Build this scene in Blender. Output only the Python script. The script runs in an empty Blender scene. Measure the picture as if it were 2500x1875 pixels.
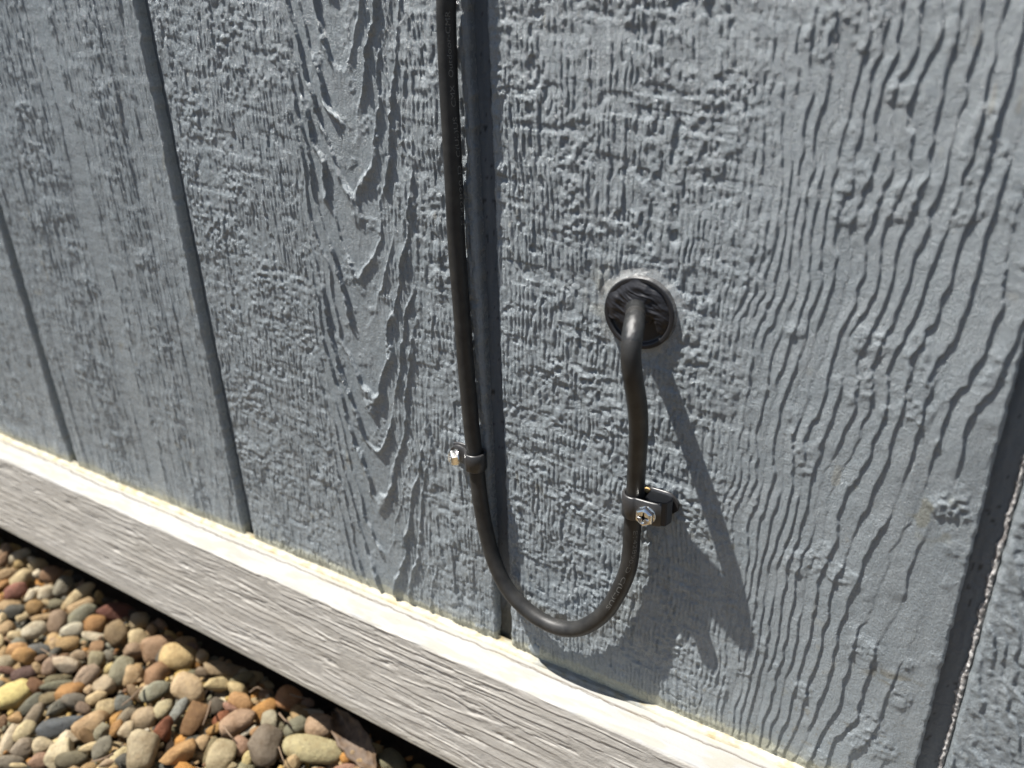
import bpy, bmesh, math, random
import numpy as np
from mathutils import Vector, Matrix

# ------------------------------------------------------------------ camera, light, exposure
D = 0.27324                 # metres from the lens to the wall plane (wall = plane y 0, camera at y -D)
F = 1885.84                 # focal length in photo pixels (2500 wide)
R = np.array([[0.85312363, 0.03016468, 0.52083411],
              [0.18913776, 0.91256448, -0.36244083],
              [-0.48631359, 0.40766267, 0.77287746]])
U_, _, V_ = np.linalg.svd(R); R = U_ @ V_
sc = bpy.context.scene
COL = sc.collection
cam = bpy.data.cameras.new('camera'); camo = bpy.data.objects.new('camera', cam); COL.objects.link(camo)
cx = Vector((R[0, 0], R[0, 2], -R[0, 1])); cd = Vector((R[1, 0], R[1, 2], -R[1, 1])); cf = Vector((R[2, 0], R[2, 2], -R[2, 1]))
M = Matrix.Identity(4)
for i, v in enumerate((cx, -cd, -cf)):
    for j in range(3): M[j][i] = v[j]
M[1][3] = -D
camo.matrix_world = M
cam.sensor_width = 36; cam.lens = F / 2500 * 36; cam.clip_start = 0.01; cam.clip_end = 500
cam.dof.use_dof = True; cam.dof.focus_distance = 0.345; cam.dof.aperture_fstop = 8.5
sc.camera = camo

A_, B_ = 1.83, 4.9          # sun ray per metre into the wall: A_ to the right, B_ down
sun = bpy.data.lights.new('sun', 'SUN'); suno = bpy.data.objects.new('sun', sun); COL.objects.link(suno)
sun.energy = 5.0; sun.angle = math.radians(0.53); sun.color = (1.0, 0.97, 0.92)
suno.rotation_euler = Vector((A_, 1, -B_)).to_track_quat('-Z', 'Y').to_euler()
world = bpy.data.worlds.new('World'); sc.world = world; world.use_nodes = True
wn = world.node_tree; sky = wn.nodes.new('ShaderNodeTexSky'); sky.sky_type = 'NISHITA'; sky.sun_disc = False
sky.sun_elevation = math.atan2(B_, math.hypot(A_, 1)); sky.sun_rotation = math.atan2(-A_, -1)
wn.links.new(sky.outputs[0], wn.nodes['Background'].inputs[0]); wn.nodes['Background'].inputs[1].default_value = 0.05
sc.view_settings.view_transform = 'Standard'; sc.view_settings.look = 'None'
sc.view_settings.exposure = 1.02; sc.view_settings.gamma = 1.0; sc.view_settings.use_curve_mapping = False

# ------------------------------------------------------------------ helpers
rng = np.random.RandomState(7)
TAB = rng.rand(1024, 1024).astype(np.float32)
def vn(x, y, s=0):
    """smooth value noise 0..1"""
    x = np.asarray(x, dtype=np.float64) + s * 37.17 + 5000; y = np.asarray(y, dtype=np.float64) + s * 91.73 + 5000
    xi = np.floor(x); yi = np.floor(y); fx = x - xi; fy = y - yi
    fx = fx * fx * (3 - 2 * fx); fy = fy * fy * (3 - 2 * fy)
    i = xi.astype(np.int64) & 1023; j = yi.astype(np.int64) & 1023; i1 = (i + 1) & 1023; j1 = (j + 1) & 1023
    return (TAB[i, j] * (1 - fx) + TAB[i1, j] * fx) * (1 - fy) + (TAB[i, j1] * (1 - fx) + TAB[i1, j1] * fx) * fy
def fbm(x, y, s=0, o=3, g=0.5):
    a = 1.0; t = 0; n = 0
    for k in range(o):
        t = t + a * vn(x * 2 ** k, y * 2 ** k, s + k * 3); n += a; a *= g
    return t / n
def ss(a, b, x):
    t = np.clip((x - a) / (b - a), 0, 1); return t * t * (3 - 2 * t)
def ridg(n): return 1 - np.abs(2 * n - 1)
def saw(p, e):
    f = p - np.floor(p)
    return np.where(f < 1 - e, f / (1 - e), (1 - f) / e)

def link(name, me, mat=None, parent=None, kind=None):
    o = bpy.data.objects.new(name, me); COL.objects.link(o)
    if mat and me and hasattr(me, 'materials') and not len(me.materials): me.materials.append(mat)
    if parent: o.parent = parent
    if kind: o['kind'] = kind
    return o
def tag(o, label=None, cat=None, group=None, kind=None):
    if label: o['label'] = label
    if cat: o['category'] = cat
    if group: o['group'] = group
    if kind: o['kind'] = kind
    return o
def empty(name, loc=(0, 0, 0)):
    o = bpy.data.objects.new(name, None); o.empty_display_size = 0.01; COL.objects.link(o); o.location = loc; return o
def grid_mesh(name, P, tint=None, flip=False, smooth=True, closed=False):
    """P: (nu, nv, 3) array -> quad mesh"""
    nu, nv = P.shape[:2]
    me = bpy.data.meshes.new(name)
    idx = np.arange(nu * nv, dtype=np.int32).reshape(nu, nv)
    if closed: idx = np.concatenate([idx, idx[:, :1]], 1)
    q = np.stack([idx[:-1, :-1], idx[1:, :-1], idx[1:, 1:], idx[:-1, 1:]], -1).reshape(-1, 4)
    if flip: q = q[:, ::-1]
    me.vertices.add(nu * nv); me.vertices.foreach_set('co', P.reshape(-1).astype(np.float32))
    me.loops.add(q.size); me.loops.foreach_set('vertex_index', np.ascontiguousarray(q.reshape(-1)))
    me.polygons.add(len(q)); me.polygons.foreach_set('loop_start', np.arange(0, q.size, 4, dtype=np.int32))
    me.update(calc_edges=True)
    me.polygons.foreach_set('use_smooth', np.full(len(q), smooth))
    if tint is not None:
        ca = me.color_attributes.new('tint', 'FLOAT_COLOR', 'POINT')
        t4 = np.ones((nu * nv, 4), np.float32); t4[:, :3] = tint.reshape(-1, 3)
        ca.data.foreach_set('color', t4.reshape(-1))
    return me
def bm_obj(name, bm, mat, parent=None, smooth=True):
    me = bpy.data.meshes.new(name); bm.to_mesh(me); bm.free()
    if smooth: me.polygons.foreach_set('use_smooth', np.full(len(me.polygons), True))
    return link(name, me, mat, parent)
def px(p, h=0.0):
    """photo pixel + height off the wall (m) -> world point"""
    r = R.T @ np.array([p[0] - 1250, p[1] - 937.5, F]); s = (D - h) / r[2]
    return Vector((r[0] * s, -h, -r[1] * s))
def px_z(p, z):
    r = R.T @ np.array([p[0] - 1250, p[1] - 937.5, F]); s = -z / r[1]
    return Vector((r[0] * s, r[2] * s - D, z)), F * s

# ------------------------------------------------------------------ materials
def mat(name, col=(.5, .5, .5), rough=.5, spec=.5, metal=0.0):
    m = bpy.data.materials.new(name); m.use_nodes = True
    b = m.node_tree.nodes['Principled BSDF']
    b.inputs['Base Color'].default_value = (*col, 1); b.inputs['Roughness'].default_value = rough
    b.inputs['Specular IOR Level'].default_value = spec; b.inputs['Metallic'].default_value = metal
    return m, m.node_tree, b
def nd(nt, t, **k):
    n = nt.nodes.new(t)
    for a, v in k.items():
        if a in n.inputs.keys(): n.inputs[a].default_value = v
        else: setattr(n, a, v)
    return n
def coords(nt, scale=(1, 1, 1), src='Object'):
    tc = nt.nodes.new('ShaderNodeTexCoord'); mp = nt.nodes.new('ShaderNodeMapping')
    mp.inputs['Scale'].default_value = scale; nt.links.new(tc.outputs[src], mp.inputs[0]); return mp.outputs[0]
def noise(nt, vec, scale, detail=3, rough=.55):
    n = nd(nt, 'ShaderNodeTexNoise'); n.inputs['Scale'].default_value = scale; n.inputs['Detail'].default_value = detail
    n.inputs['Roughness'].default_value = rough; nt.links.new(vec, n.inputs['Vector']); return n.outputs['Fac']
def ramp(nt, fac, stops):
    r = nt.nodes.new('ShaderNodeValToRGB'); e = r.color_ramp.elements
    while len(e) < len(stops): e.new(0.5)
    for k, (p, c) in enumerate(stops): e[k].position = p; e[k].color = (*c, 1) if len(c) == 3 else c
    nt.links.new(fac, r.inputs[0]); return r.outputs[0]
def mul(nt, a, b, f=1.0, mode='MULTIPLY'):
    m = nt.nodes.new('ShaderNodeMix'); m.data_type = 'RGBA'; m.blend_type = mode; m.inputs[0].default_value = f
    for s, i in ((a, 6), (b, 7)):
        if isinstance(s, tuple): m.inputs[i].default_value = (*s, 1)
        else: nt.links.new(s, m.inputs[i])
    return m.outputs[2]
def bump(nt, b, fac, dist, strength=1.0, prev=None):
    n = nt.nodes.new('ShaderNodeBump'); n.inputs['Strength'].default_value = strength; n.inputs['Distance'].default_value = dist
    nt.links.new(fac, n.inputs['Height'])
    if prev: nt.links.new(prev, n.inputs['Normal'])
    nt.links.new(n.outputs[0], b.inputs['Normal']); return n.outputs[0]
def attr(nt, name='tint'):
    a = nt.nodes.new('ShaderNodeAttribute'); a.attribute_name = name; return a.outputs['Color']

# painted siding: semi-gloss blue grey paint
m_paint, nt, b = mat('siding_paint', rough=.46, spec=.7)
v = coords(nt)
c = ramp(nt, noise(nt, v, 60, 4), [(.3, (.262, .297, .318)), (.7, (.308, .340, .358))])
c = mul(nt, c, attr(nt)); nt.links.new(c, b.inputs['Base Color'])
p = bump(nt, b, noise(nt, v, 1300, 4, .75), .0008, 1.0)
vf = coords(nt, (1, 1, .14)); p = bump(nt, b, noise(nt, vf, 1500, 3, .7), .0005, .8, p)
vor = nd(nt, 'ShaderNodeTexVoronoi'); vor.inputs['Scale'].default_value = 170; nt.links.new(v, vor.inputs['Vector'])
bub = ramp(nt, vor.outputs['Distance'], [(.0, (0, 0, 0)), (.035, (0, 0, 0)), (.06, (1, 1, 1)), (.10, (0, 0, 0))])
bump(nt, b, bub, .0002, .5, p)
rr = ramp(nt, noise(nt, v, 350, 3), [(.35, (.17,) * 3), (.7, (.36,) * 3)]); nt.links.new(rr, b.inputs['Roughness'])

# groove floor paint (smoother; base colour darkened to deepen the groove's shade)
m_groove, nt, b = mat('groove_paint_shaded', rough=.55)
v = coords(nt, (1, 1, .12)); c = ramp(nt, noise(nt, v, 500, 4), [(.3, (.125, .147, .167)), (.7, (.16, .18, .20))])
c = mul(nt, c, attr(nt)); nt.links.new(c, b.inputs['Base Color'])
v2 = coords(nt); bump(nt, b, noise(nt, v2, 500, 4), .0006, .8)

# weathered grey wood and cream painted ledge, chosen by the tint attribute
m_wood, nt, b = mat('skirt_wood', rough=.75, spec=.25)
v = coords(nt, (.07, 1, 1)); n1 = noise(nt, v, 900, 5, .65)
c = mul(nt, ramp(nt, n1, [(.3, (.94, .94, .94)), (.7, (1, 1, 1))]), attr(nt))
v2 = coords(nt, (.35, 1, 1)); c = mul(nt, c, ramp(nt, noise(nt, v2, 45, 4), [(.3, (.88, .87, .85)), (.65, (1, 1, 1))]))
nt.links.new(c, b.inputs['Base Color'])
q = bump(nt, b, n1, .0004, .3); v3 = coords(nt); bump(nt, b, noise(nt, v3, 700, 4, .7), .0004, .6, q)

m_caulk, nt, b = mat('caulk_cream', rough=.6, spec=.3)
v = coords(nt); c = ramp(nt, noise(nt, v, 120, 5, .65), [(.3, (.33, .27, .17)), (.5, (.42, .385, .29)), (.7, (.46, .44, .37))])
nt.links.new(mul(nt, c, attr(nt)), b.inputs['Base Color']); bump(nt, b, noise(nt, v, 600, 3), .0004, .7)

m_cable, nt, b = mat('cable_jacket', (.02, .02, .02), rough=.48, spec=.4)
v = coords(nt); bump(nt, b, noise(nt, v, 900, 2), .00015, .4)
c = ramp(nt, noise(nt, v, 140, 4), [(.35, (.017, .017, .017)), (.72, (.036, .035, .033))]); nt.links.new(c, b.inputs['Base Color'])
m_print, nt, b = mat('pale_print', (.17, .17, .16), rough=.6)
m_clamp, nt, b = mat('nylon_grey', (.032, .031, .031), rough=.36, spec=.5)
v = coords(nt); bump(nt, b, noise(nt, v, 500, 3), .0001, .4)
m_block, nt, b = mat('nylon_dark', (.018, .02, .025), rough=.45)
m_steel, nt, b = mat('zinc_steel', (.86, .86, .84), rough=.2, metal=1.0)
v = coords(nt); bump(nt, b, noise(nt, v, 300, 3), .0002, .35)
m_recess, nt, b = mat('recess_dark', (.02, .02, .02), rough=.6, metal=.5)
m_seal, nt, b = mat('black_sealant', (.017, .017, .02), rough=.46, spec=.45)
v = coords(nt); bump(nt, b, noise(nt, v, 500, 4), .0003, .5)
m_seal2, nt, b = mat('dried_sealant_film', (.026, .027, .027), rough=.22, spec=.6)
v = coords(nt); bump(nt, b, noise(nt, v, 420, 5, .7), .0006, .9)
m_cap, nt, b = mat('cap_plastic', (.02, .02, .022), rough=.4)
m_clear, nt, b = mat('clear_sealant', (.78, .78, .76), rough=.22, spec=.6)
v = coords(nt); bump(nt, b, noise(nt, v, 350, 4), .0008, .8)
a = ramp(nt, noise(nt, v, 220, 4), [(.35, (.04,) * 3), (.75, (.25,) * 3)]); nt.links.new(a, b.inputs['Alpha'])
m_foil, nt, b = mat('ragged_bead', (.40, .38, .36), rough=.33, spec=.7)
v = coords(nt); bump(nt, b, noise(nt, v, 900, 4, .7), .0012, 1.0)
c = ramp(nt, noise(nt, v, 420, 4), [(.35, (.14, .125, .12)), (.62, (.56, .54, .52))]); nt.links.new(c, b.inputs['Base Color'])
m_soil, nt, b = mat('dark_soil', rough=.95, spec=.1)
v = coords(nt); c = ramp(nt, noise(nt, v, 60, 6, .7), [(.3, (.018, .013, .009)), (.7, (.055, .038, .026))]); nt.links.new(c, b.inputs['Base Color'])
bump(nt, b, noise(nt, v, 150, 6, .7), .006, 1)
m_conc, nt, b = mat('foundation_concrete', (.22, .21, .2), rough=.9)
m_leaf, nt, b = mat('dry_leaf', rough=.6, spec=.3)
v = coords(nt); c = ramp(nt, noise(nt, v, 160, 5), [(.3, (.045, .026, .014)), (.7, (.13, .085, .05))]); nt.links.new(c, b.inputs['Base Color'])
m_twig, nt, b = mat('dry_twig', (.16, .11, .07), rough=.8)

def pebble_mat(name, use_attr):
    m, nt, b = mat(name, rough=.5, spec=.3)
    if use_attr:
        base = attr(nt); vec = coords(nt); 
    else:
        oi = nt.nodes.new('ShaderNodeObjectInfo'); base = oi.outputs['Color']
        tc = nt.nodes.new('ShaderNodeTexCoord'); ad = nt.nodes.new('ShaderNodeVectorMath'); ad.operation = 'MULTIPLY_ADD'
        # unit-size meshes scaled by the object: bring noise to world size with the location as seed
        geo = nt.nodes.new('ShaderNodeNewGeometry')
        vec = geo.outputs['Position']
    f1 = noise(nt, vec, 130, 4, .6); f2 = noise(nt, vec, 700, 5, .75); f3 = noise(nt, vec, 320, 2)
    c = mul(nt, base, ramp(nt, f1, [(.3, (.72, .66, .58)), (.55, (1, 1, 1)), (.75, (1.18, 1.14, 1.06))]))
    c = mul(nt, c, ramp(nt, f2, [(.32, (.55, .53, .52)), (.48, (1, 1, 1)), (.62, (1, 1, 1)), (.72, (1.4, 1.38, 1.34))]), .8)
    nt.links.new(c, b.inputs['Base Color'])
    q = bump(nt, b, f2, .0016, .7); bump(nt, b, f3, .0015, .5, q)
    nt.links.new(ramp(nt, f1, [(.3, (.55,) * 3), (.7, (.8,) * 3)]), b.inputs['Roughness'])
    return m
m_peb = pebble_mat('pebble_stone', False); m_pebv = pebble_mat('gravel_stone', True)

# ------------------------------------------------------------------ siding wall (heights in mm, x and z in mm)
GL = [-593, -389.5, -187.0, 17.0]   # left edges of the grooves
GL = [-796] + GL + [220, 424]
GW = 9.5; GD = 5.2
ZB = -300.5
KX = np.array([-1400, -189, -120, -75, -45, -20, 0, 17, 60, 1000], float)
KS = np.array([3.0, 2.4, 2.4, 2.9, 3.9, 5.4, 7.6, 9, 8, 6], float)     # ring spacing
GX = np.linspace(-1400, 1000, 6001); GP = np.concatenate([[0], np.cumsum(np.diff(GX) / np.interp(GX[1:], KX, KS))])
def jag(x, z, s, lx, lz):      # blocky noise: short vertical runs with sideways steps
    n = vn(x / lx, z / lz, s); k = 5.0; m = n * k; f = m - np.floor(m)
    return (np.floor(m) + ss(.18, .82, f)) / k
def wall_height(x, z):
    # ragged vertical ridges of the embossed grain
    wx = 3.0 * (fbm(x / 26, z / 40, 1, 2) - .5) + 1.0 * (vn(x / 4, z / 6, 5) - .5)
    r1 = ridg(vn((x + wx) / 2.3, z / 15, 10)); r2 = ridg(vn((x + wx) / 1.15, z / 6.5, 12))
    lum = vn(x / 1.7, z / 1.7, 14); lum2 = fbm(x / 4.5, z / 3.6, 16, 2)
    chat = vn(x / 7, z / 2.4, 18)
    big = fbm(x / 28, z / 16, 20, 2)
    amp = .55 + .9 * ss(.35, .7, fbm(x / 24, z / 30, 22, 2))
    cp = (x + wx * 1.1 + .5 * (vn(x / 3, z / 2.6, 11) - .5)) / 2.2 + 1.6 * fbm(x / 22, z / 50, 13, 2); cid = np.floor(cp); cf_ = cp - cid
    colp = np.sin(math.pi * cf_) ** .55
    bead = .25 + .75 * ss(.25, .6, vn(cid * 3.7, (z + 9 * vn(cid * 1.7, z * 0, 6)) / 8.0, 8)) * (.62 + .38 * vn(cid * 2.3, z / 2.0, 9))
    dis = .85 * ss(.44, .66, fbm(x / 17, z / 13, 7, 3))                     # where the columns are torn up
    rough = 1.0 * colp * bead * (1 - .72 * dis) + amp * (.10 * r1 + .20 * r2 + (.2 + .62 * dis) * lum + (.12 + .30 * dis) * (chat - .5)) + (.35 + .5 * dis) * (lum2 - .5) + .5 * (big - .5)
    # pits: short dark notches where fibres were torn out
    pit = ss(.72, .80, vn(x / 1.8, z / 5.5, 24) * (.7 + .45 * vn(x / 14, z / 20, 25)))
    rough = rough - .55 * pit - .42 * ss(.56, .72, vn(x / 15 + 1.5 * vn(x / 5, z / 9, 4), (z + .12 * x) / 3.8, 3)) * colp
    # --- terraced rings on the right board (between groove 3 and 4)
    wy = 6 * (fbm(x / 60, z / 75, 30, 2) - .5) + 5.2 * (jag(x, z, 33, 18, 20) - .5) + 1.7 * (vn(x / 4, z / 5.5, 35) - .5)
    lean = (-.10 * (z + 100) + .00012 * (z + 60) ** 2) * (.12 + .88 * ss(-100, -5, x))
    xx = x + wy + lean
    ph = np.interp(xx, GX, GP)
    sp = np.interp(xx, KX, KS)
    e = np.clip(.75 / sp, .05, .3)
    gate = ss(.20, .42, vn(np.floor(ph) * 7.3, z / 26, 37))          # some rings fade out
    ter = (.42 + .07 * sp) * saw(ph, e) * (.25 + .75 * gate)
    flat = ss(-12, 2, x + .05 * (z + 100) + 5 * (vn(x / 20, z / 25, 38) - .5)) * ss(-130, -150, z)
    ter = ter * (1 - .9 * flat)
    fine = .10 * vn(x / 1.2, z / 1.8, 40) + .10 * vn(x / 3.0, z / 3.5, 42)
    br = ss(.62, .74, fbm(x / 12, z / 16, 44, 2))                    # broken rough patches
    terr = ter + fine + br * (.45 * lum + .3 * r2)
    wt = ss(-95, -48, x + 16 * (fbm(x / 30, z / 40, 46, 2) - .5)) * (x < 20)
    terr = terr + (1 - wt) * .0
    # --- nested U rings on the middle board (between groove 2 and 3)
    x0 = -256 + .035 * (z + 90) + 7 * (fbm(x / 40, z / 30, 50, 2) - .5)
    dx = (x - x0); u = (z + 400 - .55 * np.abs(dx) ** 1.55) / 1.0
    u = u + 15 * (jag(x, z, 52, 9, 13) - .5) + 9 * (vn(x / 5, z / 9, 54) - .5) + 16 * (fbm(x / 25, z / 30, 55, 2) - .5)
    pu = u / 33.0
    s2 = saw(pu, .12)
    cath = (1 - .6 * ss(9, 22, dx)) * .85 * s2 ** (3.0 + 6 * ss(0, 12, dx)) * (.35 + .65 * ss(.25, .5, vn(np.floor(pu) * 5.1, np.abs(dx) / 14, 56)))
    cath = cath + .75 * ss(8, 20, dx) * colp * bead
    cath = cath + fine * 1.2 + .5 * ss(.6, .72, fbm(x / 7, z / 9, 57, 2)) * lum + .18 * r2
    wc = ss(44, 20, np.abs(dx)) * ss(-330, -300, z) 
    # right side of the middle board: long raised streaks
    st = .8 * ss(.55, .68, vn((x + wx) / 6.5, z / 34, 60)) * (.6 + .5 * lum2)
    h = np.where(x > -182, rough * (1 - wt) + terr * wt, 0)
    fr = pu - np.floor(pu); nr = ss(.62, .9, fr) * ss(1.0, .9, fr) * ss(.3, .55, vn(np.floor(pu) * 4.3, dx / 9, 58))
    cath = cath + nr * (1.9 * lum2 + .5 * lum + .5 * ridg(vn(x / 2.4, z / 7, 59))) * ss(2, 9, np.abs(dx) + 6)
    mid = rough * .85 * (1 - wc) + cath * wc + ss(-238, -222, x) * st * 1.0
    wc_ = 1
    h = np.where((x <= -182) & (x > -385), mid, h)
    fp = (x + wx * .35 + .5 * (vn(x / 3, z / 4, 73) - .5)) / (2.5); fi = np.floor(fp); band = ss(.35, .55, vn(x / 15, z * 0, 61))
    fb = 1 - .92 * ss(11, 6, np.abs(x + 478 + 5 * (vn(x * 0, z / 40, 69) - .5)))
    lb = ((.85 * np.sin(math.pi * (fp - fi)) ** .6 * (.35 + .65 * ss(.3, .6, vn(fi * 3.1, z / 12, 63))) + .25 * r2) * (.65 + .35 * band) + rough * (.2 + .4 * band) * ss(.35, .65, vn(x / 22, z / 12, 68))) * fb + fine + .7 * ss(.60, .7, vn((x + wx) / 7, z / 60, 62)) * (.5 + .5 * lum2) + .35 * (fbm(x / 9, z / 4, 64, 2) - .5)
    h = np.where(x <= -385, lb, h)
    # right of the seam: coarse leaning ridges
    lp = (x + .30 * z + wx * 2.5 + 3 * (jag(x, z, 65, 14, 14) - .5)) / 4.6; li = np.floor(lp)
    rr_ = 1.15 * saw(lp, .28) * (.3 + .7 * ss(.3, .6, vn(li * 3.3, z / 12, 66))) + .4 * ridg(vn((x + .28 * z) / 1.6, z / 8, 67)) + fine + .35 * lum + .5 * (fbm(x / 12, z / 14, 68, 2) - .5)
    h = np.where(x >= 20, rr_, h)
    # smoother round the cable entry, where sealant was smeared
    d = np.hypot(x + 111, z + 100)
    h = h * (1 - .75 * ss(21, 16, d)) 
    # knots / torn patches
    for (kx, kz, r, a) in ((-239.7, -221.9, 6, 1.3), (8, -154, 9, .9), (-229, -33, 5, 1.0), (-2, -262, 8, .8), (10, -100, 7, .8)):
        dd = np.hypot((x - kx), (z - kz) / 1.5); m = ss(r, r * .3, dd)
        h = h + m * a * (.2 + .8 * lum) * (.35 + .65 * ridg(vn((x - kx + .2 * (z - kz)) / 1.5, (z - kz) / 7, 70))) * ss(.3, .5, fbm(x / 3.5, z / 6, 71, 2))
    return h * .93
def wall_tint(x, z):
    t = np.ones(x.shape + (3,))
    def blend(mask, c):
        nonlocal t
        t = t * (1 - mask[..., None]) + np.array(c) * mask[..., None]
    lowz = ZB + 4.5 + 6 * (fbm(x / 12, z / 7, 80, 3) - .5) + 1.2 * vn(x / 1.3, z / 5, 81)
    blend(.55 * ss(lowz + 9, lowz, z) * ss(.3, .6, fbm(x / 9, z / 4, 82, 2) + .1), (1.15, 1.05, .86))      # dirt creeping up
    blend(.85 * ss(lowz + 1.5, lowz - .5, z), (1.55, 1.38, 1.02))                               # cream paint lapping up
    d = np.hypot(x + 119, z + 96)
    blend(.5 * ss(20, 9, d) * ss(.35, .65, fbm(x / 5, z / 5, 84, 3)), (1.05, .92, .72))
    blend(.4 * ss(.85, .9, vn(x / 3.5, z / 6, 86)) * ss(.6, .75, fbm(x / 40, z / 40, 87, 2)), (.95, .78, .55))
    d = np.hypot((x - 3) / 1.2, (z + 160) / 1.0)
    blend(.6 * ss(13, 5, d) * ss(.45, .62, fbm(x / 4, z / 5, 88, 2)), (.85, .74, .52))
    d = np.hypot((x - 2) / 2.0, (z + 236) / .6)
    blend(.7 * ss(8, 3, d) * ss(.45, .6, fbm(x / 4, z / 3, 89, 2)), (.62, .52, .38))
    # dusty rubbed area below the right clamp
    d = np.hypot((x + 100) / 1.0, (z + 235) / 2.2)
    blend(.18 * ss(26, 8, d) * ss(.3, .6, fbm(x / 3, z / 12, 90, 3)), (1.0, .93, .80))
    st_ = .10 * (fbm(x / 35, z / 90, 300, 3) - .5) * 2 + .10 * ss(.62, .8, vn(x / 4, z / 60, 301)) * ss(.4, .7, fbm(x / 30, z / 30, 302, 2))
    t = t * (1 - st_)[..., None]
    blend(.5 * ss(.88, .93, vn(x / 1.6, z / 1.8, 303)) * ss(-215, -285, z), (.70, .58, .42))
    return t
def axis(stops):
    """stops: list of (coord, step) -> nonuniform samples"""
    out = [stops[0][0]]
    for (a, s), (b_, _) in zip(stops[:-1], stops[1:]):
        n = max(1, int(round((b_ - a) / s))); out += list(np.linspace(a, b_, n + 1)[1:])
    return np.array(out)

wall = empty('siding_wall', (0, 0, 0))
tag(wall, 'blue grey painted wood grain siding wall with vertical grooves above the cream ledge', 'wall')
TOPZ = 620
def board(x0, x1, sx, sz, ztop_fine=60):
    if isinstance(sx, list): X = axis(sx)
    else: X = axis([(x0, sx), (x1, sx)])
    Z = axis([(ZB - 2, sz), (ztop_fine, sz * 4), (ztop_fine + 60, 12), (TOPZ, 12)])
    XX, ZZ = np.meshgrid(X, Z, indexing='ij')
    H = wall_height(XX, ZZ)
    # ragged painted edges rolling over into the grooves
    eg = 1.1 + .8 * (vn(ZZ / 3.2, ZZ * 0 + x0, 95) - .5)
    er = np.minimum(XX - x0, x1 - XX)
    H = H * ss(-.2, 1.6, er) - .55 * ss(1.0, 0, er)
    H = H + .35 * ss(2.2, .9, er) * (vn(XX * 0 + x0, ZZ / 2.1, 96) - .3)
    # the foot of the sheet: slight outward curl of paint
    H = H * (1 - .6 * ss(ZB + 3.5, ZB, ZZ))
    # left/right returns: add side columns going back into the groove
    jl = .9 * (vn(Z / 4.0, Z * 0 + x0, 97) - .5); jr = .9 * (vn(Z / 3.0, Z * 0 + x1, 98) - .5)
    Xs = XX.copy(); Xs += np.outer(ss(3, 0, X - x0), jl) + np.outer(ss(3, 0, x1 - X), jr)
    P = np.stack([Xs, -H, ZZ], -1)
    def side(col, dy):
        c = P[col].copy(); c[:, 1] = dy; return c[None]
    P = np.concatenate([side(0, GD + 3), side(0, GD * .5), P, side(-1, GD * .5), side(-1, GD + 3)], 0)
    T = wall_tint(P[..., 0], P[..., 2])
    me = grid_mesh('siding_board', P * .001, T, flip=False)
    return link('siding_board', me, m_paint, wall)
board(-1400, GL[0], 6, 6)
board(GL[0] + GW, GL[1], [(GL[0] + GW, 2.5), (-700, 1.0), (GL[1], 1)], 1.2)
board(GL[1] + GW, GL[2], .55, .9)
board(GL[2] + GW, GL[3], .44, .62)
board(GL[3] + GW, GL[4], .40, .45, 50)
board(GL[4] + GW, GL[5], [(GL[4] + GW, .42), (85, 1.2), (130, 3), (GL[5], 3)], .5, 30)
board(GL[5] + GW, GL[6], 4, 4)
board(GL[6] + GW, 700, 8, 8)
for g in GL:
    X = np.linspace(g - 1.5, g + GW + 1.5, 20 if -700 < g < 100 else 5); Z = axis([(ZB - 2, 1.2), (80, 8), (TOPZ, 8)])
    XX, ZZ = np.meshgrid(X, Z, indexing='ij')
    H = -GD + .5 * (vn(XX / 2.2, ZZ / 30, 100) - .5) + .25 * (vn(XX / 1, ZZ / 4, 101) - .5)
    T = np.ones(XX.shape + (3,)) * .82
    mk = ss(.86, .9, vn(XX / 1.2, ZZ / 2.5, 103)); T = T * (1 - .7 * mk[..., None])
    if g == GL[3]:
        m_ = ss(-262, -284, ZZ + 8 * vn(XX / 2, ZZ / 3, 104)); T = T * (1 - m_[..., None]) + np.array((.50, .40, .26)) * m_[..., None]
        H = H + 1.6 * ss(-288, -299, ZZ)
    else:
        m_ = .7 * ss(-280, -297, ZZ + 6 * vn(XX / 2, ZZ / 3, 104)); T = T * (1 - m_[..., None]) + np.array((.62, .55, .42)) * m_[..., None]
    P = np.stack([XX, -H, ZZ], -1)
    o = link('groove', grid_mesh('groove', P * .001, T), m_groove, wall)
# ragged unpainted bead down the right corner of the groove right of the cable
Z = axis([(ZB, .5), (40, .5)])
T = np.linspace(0, 1, 9); TT, ZZ = np.meshgrid(T, Z, indexing='ij')
wd = np.clip(2.1 + 1.7 * (fbm(ZZ * 0, ZZ / 5, 110, 3) - .5) * 2 - 1.2 * ss(-268, -300, ZZ), .3, 3.4)
xr = GL[4] + GW - .25
P = np.stack([xr - wd * (1 - TT) - .5 * (vn(TT * 3, ZZ / 1.2, 111) - .5), GD - .1 - (1.1 * np.sin(TT * math.pi * .9) * (.5 + .9 * vn(TT * 2.5, ZZ / 1.4, 112))), ZZ], -1)
o = link('seam_bead', grid_mesh('seam_bead', P * .001, None), m_foil, wall)

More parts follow.
